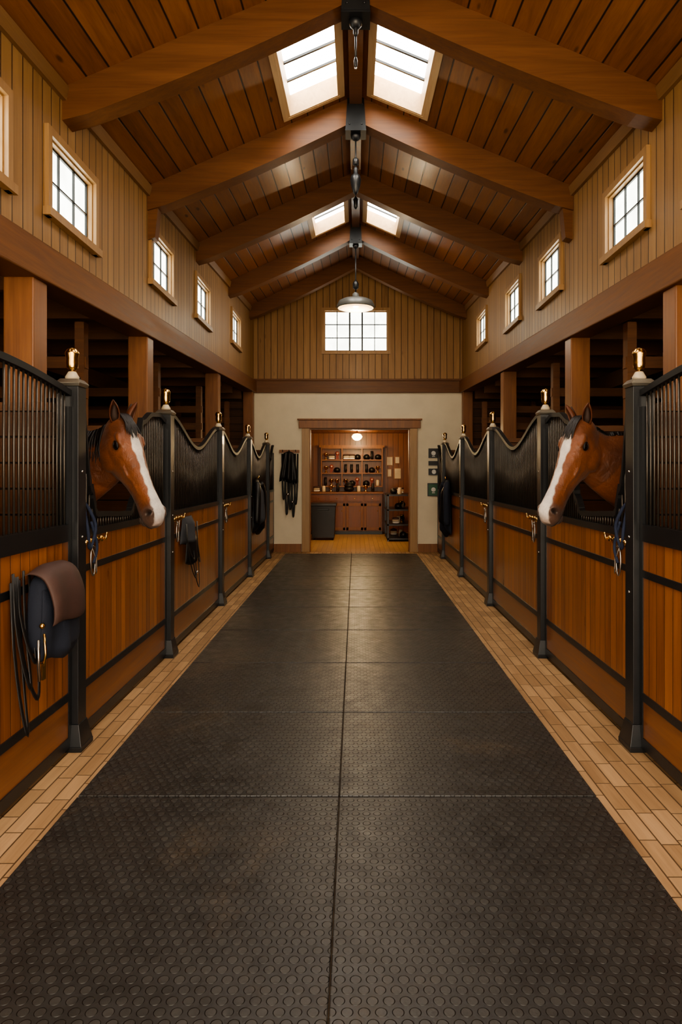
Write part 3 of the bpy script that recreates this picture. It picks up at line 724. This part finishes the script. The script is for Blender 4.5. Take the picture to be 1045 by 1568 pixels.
def horse(mirror,dy,dz=0,near_mane=True,yaw=-33,dx=0):
    S=-1 if mirror else 1
    def T(p): return Vector((S*(p[0]+dx),p[1]+dy,p[2]+dz))
    L=.81
    poll=Vector((-1.625,4.80,1.98)); ang=math.radians(yaw)
    hd=Vector((math.cos(ang),math.sin(ang),0)); pit=math.radians(60)
    a=hd*math.cos(pit)-Vector((0,0,1))*math.sin(pit); n=hd*math.sin(pit)+Vector((0,0,1))*math.cos(pit); sd=n.cross(a).normalized()
    def H(t,d,s_=0): return poll+a*(t*L)+n*d+sd*s_
    src=MB(); NR=28
    def ring(c,up,side,ru,rd,rs,e=.9,kt=0.0,kb=0.0):
        out=[]
        for k in range(NR):
            th=2*math.pi*k/NR; cs,sn=math.cos(th),math.sin(th)
            zz=(ru if sn>0 else rd)*math.copysign(abs(sn)**e,sn)
            f=1-(kt*max(0,sn)**2)-(kb*max(0,-sn)**2)
            out.append(c+up*zz+side*(rs*f*math.copysign(abs(cs)**e,cs)))
        return out
    HR=[(-.07,-.06,-.15,.03),(-.03,-.02,-.19,.068),(.02,.002,-.235,.092),(.09,.016,-.285,.110),(.17,.024,-.320,.122),(.24,.022,-.332,.124),(.32,.014,-.320,.114),(.40,.006,-.284,.098),
        (.48,0,-.242,.084),(.57,-.006,-.208,.073),(.66,-.008,-.188,.067),(.75,-.004,-.180,.066),(.83,.002,-.182,.071),(.89,.002,-.184,.075),(.94,-.010,-.178,.069),(.98,-.032,-.160,.054),(1.005,-.055,-.140,.034)]
    rs=[]
    for t,d,v,w in HR:
        mid=d+(v-d)*.42
        rs.append(ring(H(t,mid),n,sd,d-mid,mid-v,w,.86,.12,.35 if t<.5 else .2))
    src.rings(rs,m_coat)
    for s_ in (-1,1):
        src.ell(H(.24,-.200,s_*.080),[a,n,sd],(.120,.108,.048),m_coat,16,10)
        src.ell(H(.205,-.030,s_*.088),[a,n,sd],(.060,.024,.032),m_coat)
        src.ell(H(.38,-.092,s_*.080),[a,n,sd],(.15,.014,.022),m_coat)
        src.ell(H(.895,-.050,s_*.056),[a,n,sd],(.046,.040,.028),m_coat)
        src.ell(H(.93,-.12,s_*.034),[a,n,sd],(.034,.034,.036),m_coat)
        src.tube([H(.50,-.10,s_*.082),H(.60,-.075,s_*.072),H(.72,-.07,s_*.068)],[.006,.006,.004],m_coat,8)
    src.ell(H(.90,-.182,0),[a,n,sd],(.042,.022,.040),m_coat)
    NP=[(H(.10,-.13),.12,.125,.09),(Vector((-1.785,4.86,1.735)),.175,.215,.105),(Vector((-1.92,4.87,1.67)),.225,.275,.12),(Vector((-2.10,4.89,1.60)),.275,.325,.135),(Vector((-2.32,4.93,1.50)),.31,.35,.16),(Vector((-2.55,4.97,1.38)),.325,.40,.21),(Vector((-2.85,5,1.25)),.40,.42,.285),
        (Vector((-3.3,5,1.22)),.34,.40,.315),(Vector((-3.75,5,1.23)),.36,.35,.315),(Vector((-4.1,5,1.22)),.38,.30,.29),(Vector((-4.32,5,1.2)),.27,.26,.22),(Vector((-4.42,5,1.18)),.12,.12,.10)]
    cs=cat([p[0] for p in NP],4); rad=cat([(p[1],p[2],p[3]) for p in NP],4)
    rs=[]; crest=[]
    for i,c in enumerate(cs):
        t=(cs[min(i+1,len(cs)-1)]-cs[max(i-1,0)]).normalized(); up=Vector((0,0,1)); up=(up-t*up.dot(t)).normalized(); side=t.cross(up)
        f=min(1,max(0,(-c.x-2.3)/.5))
        rs.append(ring(c,up,side,rad[i].x,rad[i].y,rad[i].z,1.0,.45*(1-f),.1)); crest.append((c+up*rad[i].x,rad[i].z,c))
    src.rings(rs,m_coat)
    X5=5.0
    for s_ in (-1,1):
        y=X5+s_*.15
        src.tube([(-2.72,y,1.2),(-2.74,y,.95),(-2.76,y,.75),(-2.75,y,.55),(-2.75,y,.48),(-2.76,y,.30),(-2.76,y,.20),(-2.73,y,.13),(-2.70,y,.08)],[.17,.12,.075,.052,.055,.034,.042,.034,.045],m_coat,14)
        src.tube([(-4.0,X5+s_*.13,1.2),(-3.95,y,.95),(-4.08,y,.75),(-4.24,y,.58),(-4.25,y,.50),(-4.20,y,.32),(-4.18,y,.20),(-4.15,y,.13),(-4.12,y,.08)],[.24,.19,.11,.062,.058,.037,.045,.036,.045],m_coat,14)
        src.ell((-2.62,X5+s_*.14,1.2),[Vector((0,0,1)),Vector((1,0,0)),Vector((0,1,0))],(.30,.16,.10),m_coat)
    tmp=src.obj('tmp_horse',center=False)
    rm=tmp.modifiers.new('r','REMESH'); rm.mode='VOXEL'; rm.voxel_size=.008; rm.use_smooth_shade=True
    sm=tmp.modifiers.new('s','SMOOTH'); sm.factor=.5; sm.iterations=6
    dg=bpy.context.evaluated_depsgraph_get(); me=bpy.data.meshes.new_from_object(tmp.evaluated_get(dg)); bpy.data.objects.remove(tmp)
    N=len(me.vertices); co=np.empty(N*3); me.vertices.foreach_get('co',co); co=co.reshape(-1,3)
    no=np.empty(N*3); me.vertices.foreach_get('normal',no); no=no.reshape(-1,3)
    A,Nn,Sd,PO=[np.array(v) for v in (a,n,sd,poll)]
    rel=co-PO; t=rel@A/L; d=rel@Nn; s_=rel@Sd; nn=no@Nn
    head=(t>-.08)&(d>-.36)&(co[:,0]>-2.0)&(t<1.1)
    nost=np.zeros(N)
    for q in (-1,1):
        dd=np.sqrt(((t-.905)*L/1.0)**2+((d+.045)/1.35)**2+((s_-q*.082)/2.4)**2)
        w=np.clip(1-dd/.024,0,1)*head; w=w**.55; nost=np.maximum(nost,w)
        co-=(w*.026)[:,None]*Sd*q
    mouthline=np.exp(-((d+.138-(t-.9)*.05)/.006)**2)*np.clip((t-.78)/.03,0,1)*head
    co-=no*(mouthline*.008)[:,None]
    eyes=[]
    for q in (-1,1):
        ok=head&(s_*q>.04)&(np.abs(t-.245)<.012)&(np.abs(d+.060)<.010)
        sm_=(s_[ok]*q).max() if ok.any() else .105
        eyes.append((q,sm_))
    base=np.array([.225,.073,.024]); dark=np.array([.060,.021,.011]); black=np.array([.012,.010,.010]); white=np.array([.78,.73,.67]); grey=np.array([.10,.068,.056])
    col=np.tile(base,(N,1))
    def lerp(c,w): return col*(1-w)[:,None]+c*w[:,None]
    def ss(x,a_,b_): u=np.clip((x-a_)/(b_-a_),0,1); return u*u*(3-2*u)
    z=co[:,2]
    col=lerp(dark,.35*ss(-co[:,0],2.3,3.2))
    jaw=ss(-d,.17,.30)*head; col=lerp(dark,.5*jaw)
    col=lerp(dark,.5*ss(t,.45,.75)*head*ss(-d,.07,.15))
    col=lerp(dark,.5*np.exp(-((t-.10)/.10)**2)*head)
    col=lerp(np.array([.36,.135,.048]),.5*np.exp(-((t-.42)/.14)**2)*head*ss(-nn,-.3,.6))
    col=lerp(black,ss(-z,-.72,-.45)*(co[:,0]<-2.2))
    muz=ss(t,.80,.90)*head; col=lerp(grey,.85*muz)
    low=ss(t,.86,.95)*ss(-d,.10,.13)*head; col=lerp(black*2.5,.8*low)
    wig=.004*np.sin(t*25)+.003*np.sin(t*60+1)
    bw=np.interp(t,[.10,.17,.26,.45,.62,.80,.90,1.0],[0,.022,.040,.028,.027,.038,.050,.036])+wig*(t<.9)
    blaze=ss(bw-np.abs(s_),-.004,.004)*ss(nn,-.15,.12)*ss(t,.11,.15)*head*(d>-.085); col=lerp(white,blaze)
    col=lerp(np.array([.38,.24,.20]),.6*ss(t,.94,1.0)*blaze)
    for q,sm_ in eyes:
        dd=np.sqrt(((t-.245)*L)**2+(d+.060)**2+(s_-q*sm_)**2); col=lerp(dark*.5,np.clip(1.5-dd/.032,0,1)*.85*head)
    col=lerp(black*.4,nost); col=lerp(black,mouthline*.85)
    out=co.copy(); out[:,0]=S*(out[:,0]+dx); out[:,1]+=dy; out[:,2]+=dz
    root=bpy.data.objects.new('horse',None); COL.objects.link(root); root.location=T((-3.2,5,0))-Vector((0,0,dz))
    me.vertices.foreach_set('co',(out-np.array(root.location)).ravel())
    if mirror: me.flip_normals()
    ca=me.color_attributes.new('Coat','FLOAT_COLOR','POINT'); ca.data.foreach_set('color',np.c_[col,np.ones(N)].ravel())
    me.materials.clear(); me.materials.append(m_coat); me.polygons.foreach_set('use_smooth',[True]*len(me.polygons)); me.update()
    bo=bpy.data.objects.new('horse_body',me); COL.objects.link(bo); bo.parent=root
    def part(b,name,sol=0):
        b.v=[tuple(T(v)-root.location) for v in b.v]; o=b.obj(name,parent=root,center=False)
        if sol: q=o.modifiers.new('s','SOLIDIFY'); q.thickness=sol
        return o
    b=MB()
    for q,sm_ in eyes:
        c=H(.245,-.060,q*(sm_-.010)); b.ell(c,[a,n,sd],(.026,.020,.021),m_eye,16,10)
        up_=[c+a*(.030*math.cos(u))+n*(.024*math.sin(u))+sd*(q*(.010+.006*math.sin(u))) for u in [math.pi*k/10 for k in range(11)]]
        lo_=[c+a*(.030*math.cos(u))-n*(.019*math.sin(u))+sd*(q*(.008+.004*math.sin(u))) for u in [math.pi*k/10 for k in range(11)]]
        b.tube(up_,[.003]+[.0065]*9+[.003],m_mane,8); b.tube(lo_,[.002]+[.004]*9+[.002],m_mane,8)
    part(b,'horse_eyes')
    b=MB()
    for q in (-1,1):
        basep=H(-.01,-.03,q*.062); dirv=(Vector((0,0,1))*.93+n*.22+sd*(q*.16)).normalized()
        fw=(hd*.75+sd*(q*.45)); fw=(fw-dirv*fw.dot(dirv)).normalized(); sv=dirv.cross(fw).normalized(); EL=.165
        vs=[];nu,nv=14,16
        for j in range(nv+1):
            v=j/nv; w=.037*(math.sin(math.pi*(.20+.80*v))**.75 if v<1 else 0)+.0005; w=max(w,.001)
            op=1.0+1.6*math.sin(math.pi*min(1,v*1.1+.0))*.5
            for i in range(nu+1):
                u=(i/nu*2-1)*(math.pi-.55*op+.25*(1-v)*(-1))
                vs.append(basep+dirv*(EL*v-.03)+sv*(w*math.sin(u))-fw*(w*.9*math.cos(u))+fw*(.018*v*v)-sv*(q*-.012*v*v))
        nn_=nu+1; fs=[(j*nn_+i,j*nn_+i+1,(j+1)*nn_+i+1,(j+1)*nn_+i) for j in range(nv) for i in range(nu)]
        b.add(vs,fs,m_ear,True)
        b.tube([basep+dirv*(EL*v-.03)-fw*.012 for v in (.05,.3,.6,.85)],[.026,.026,.018,.005],m_earin,10)
    part(b,'horse_ears',.006)
    b=MB(); side=-1 if near_mane else 1
    K=190
    cr=[c for c in crest if c[0].x>-2.75]
    for k in range(K):
        f=k/(K-1)*(len(cr)-1); i=int(min(f,len(cr)-2)); g=f-i
        top=cr[i][0].lerp(cr[i+1][0],g); hw=cr[i][1]; 
        y=top.y+U(-.015,.015); z0=top.z-.004; ln=U(.14,.26)*(1 if f>3 else .8); ddx=U(-.06,.03)
        pts=cat([(top.x,y-side*.02,z0-.01),(top.x+ddx*.2,y+side*.012,z0+U(.006,.016)),(top.x+ddx*.5,y+side*(hw*.50+.02),z0-.05),(top.x+ddx*.8,y+side*(hw*.80+.020),z0-.06-ln*.4),(top.x+ddx,y+side*(hw*.95+.022+U(0,.01)),z0-.06-ln)],4)
        m_=len(pts); b.tube(pts,[.012*(1-(j/(m_-1))**2.5)+.001 for j in range(m_)],m_mane,5,flat=.45,up=(1,0,0))
    for k in range(34):
        s0=U(-.035,.035); s1=s0*1.2+U(-.03,.03); ln=U(.10,.22)
        pts=cat([H(-.05,-.035,s0),H(-.04,.0,s0),H(.03,.022,s0*1.1),H(.03+ln*.5,.034,(s0+s1)/2),H(.03+ln,.028,s1)],4); m_=len(pts)
        b.tube(pts,[.009*(1-(j/(m_-1))**2.5)+.001 for j in range(m_)],m_mane,5,flat=.5,up=tuple(sd))
    part(b,'horse_mane')
    b=MB()
    for k in range(30):
        yy=X5+U(-.04,.04); pts=cat([(-4.38,yy,1.42),(-4.50,yy+U(-.02,.02),1.36),(-4.54+U(-.03,.03),yy+U(-.04,.04),1.0),(-4.53+U(-.05,.05),yy+U(-.06,.06),.5+U(0,.15))],4); m_=len(pts)
        b.tube(pts,[.02*(1-(j/(m_-1))**3)+.002 for j in range(m_)],m_mane,5)
    part(b,'horse_tail')
    b=MB()
    for s2 in (-1,1):
        for hx in (-2.68,-4.10): b.lathe((hx,X5+s2*.15,0-dz+.0),[(.066,0.001),(.064,.02),(.048,.09),(.03,.10)],m_hoof,18)
    part(b,'horse_hooves')
horse(False,0.0)
horse(True,.20,0,False)

# ------------------------------------------------------------------ world, camera
w=bpy.data.worlds.new('World'); scene.world=w; w.use_nodes=True
nt=w.node_tree; bg=nt.nodes['Background']
tc=nt.nodes.new('ShaderNodeTexCoord'); sp=nt.nodes.new('ShaderNodeSeparateXYZ'); rp=nt.nodes.new('ShaderNodeValToRGB')
nt.links.new(tc.outputs['Generated'],sp.inputs[0]); nt.links.new(sp.outputs[2],rp.inputs[0]); nt.links.new(rp.outputs[0],bg.inputs[0])
rp.color_ramp.elements[0].color=(.85,.71,.52,1); rp.color_ramp.elements[1].color=(.98,.94,.86,1)
bg.inputs[1].default_value=4.0

cam=bpy.data.cameras.new('camera'); co_=bpy.data.objects.new('camera',cam); COL.objects.link(co_)
co_.location=(0,0,1.6); co_.rotation_euler=(math.radians(90),0,0)
cam.sensor_fit='VERTICAL'; cam.sensor_height=36; cam.lens=24.0; cam.shift_x=-.01435; cam.shift_y=-.0395; cam.clip_start=.05
if TESTCAM:
    cx,cy,zf_=TESTCAM; cam.lens=24*zf_; cam.shift_x=(cx-545)/1568*zf_; cam.shift_y=-(cy-722)/1568*zf_
scene.camera=co_
scene.view_settings.view_transform='AgX'
try: scene.view_settings.look='AgX - Medium High Contrast'
except Exception as e: print(e)
scene.view_settings.exposure=1.05
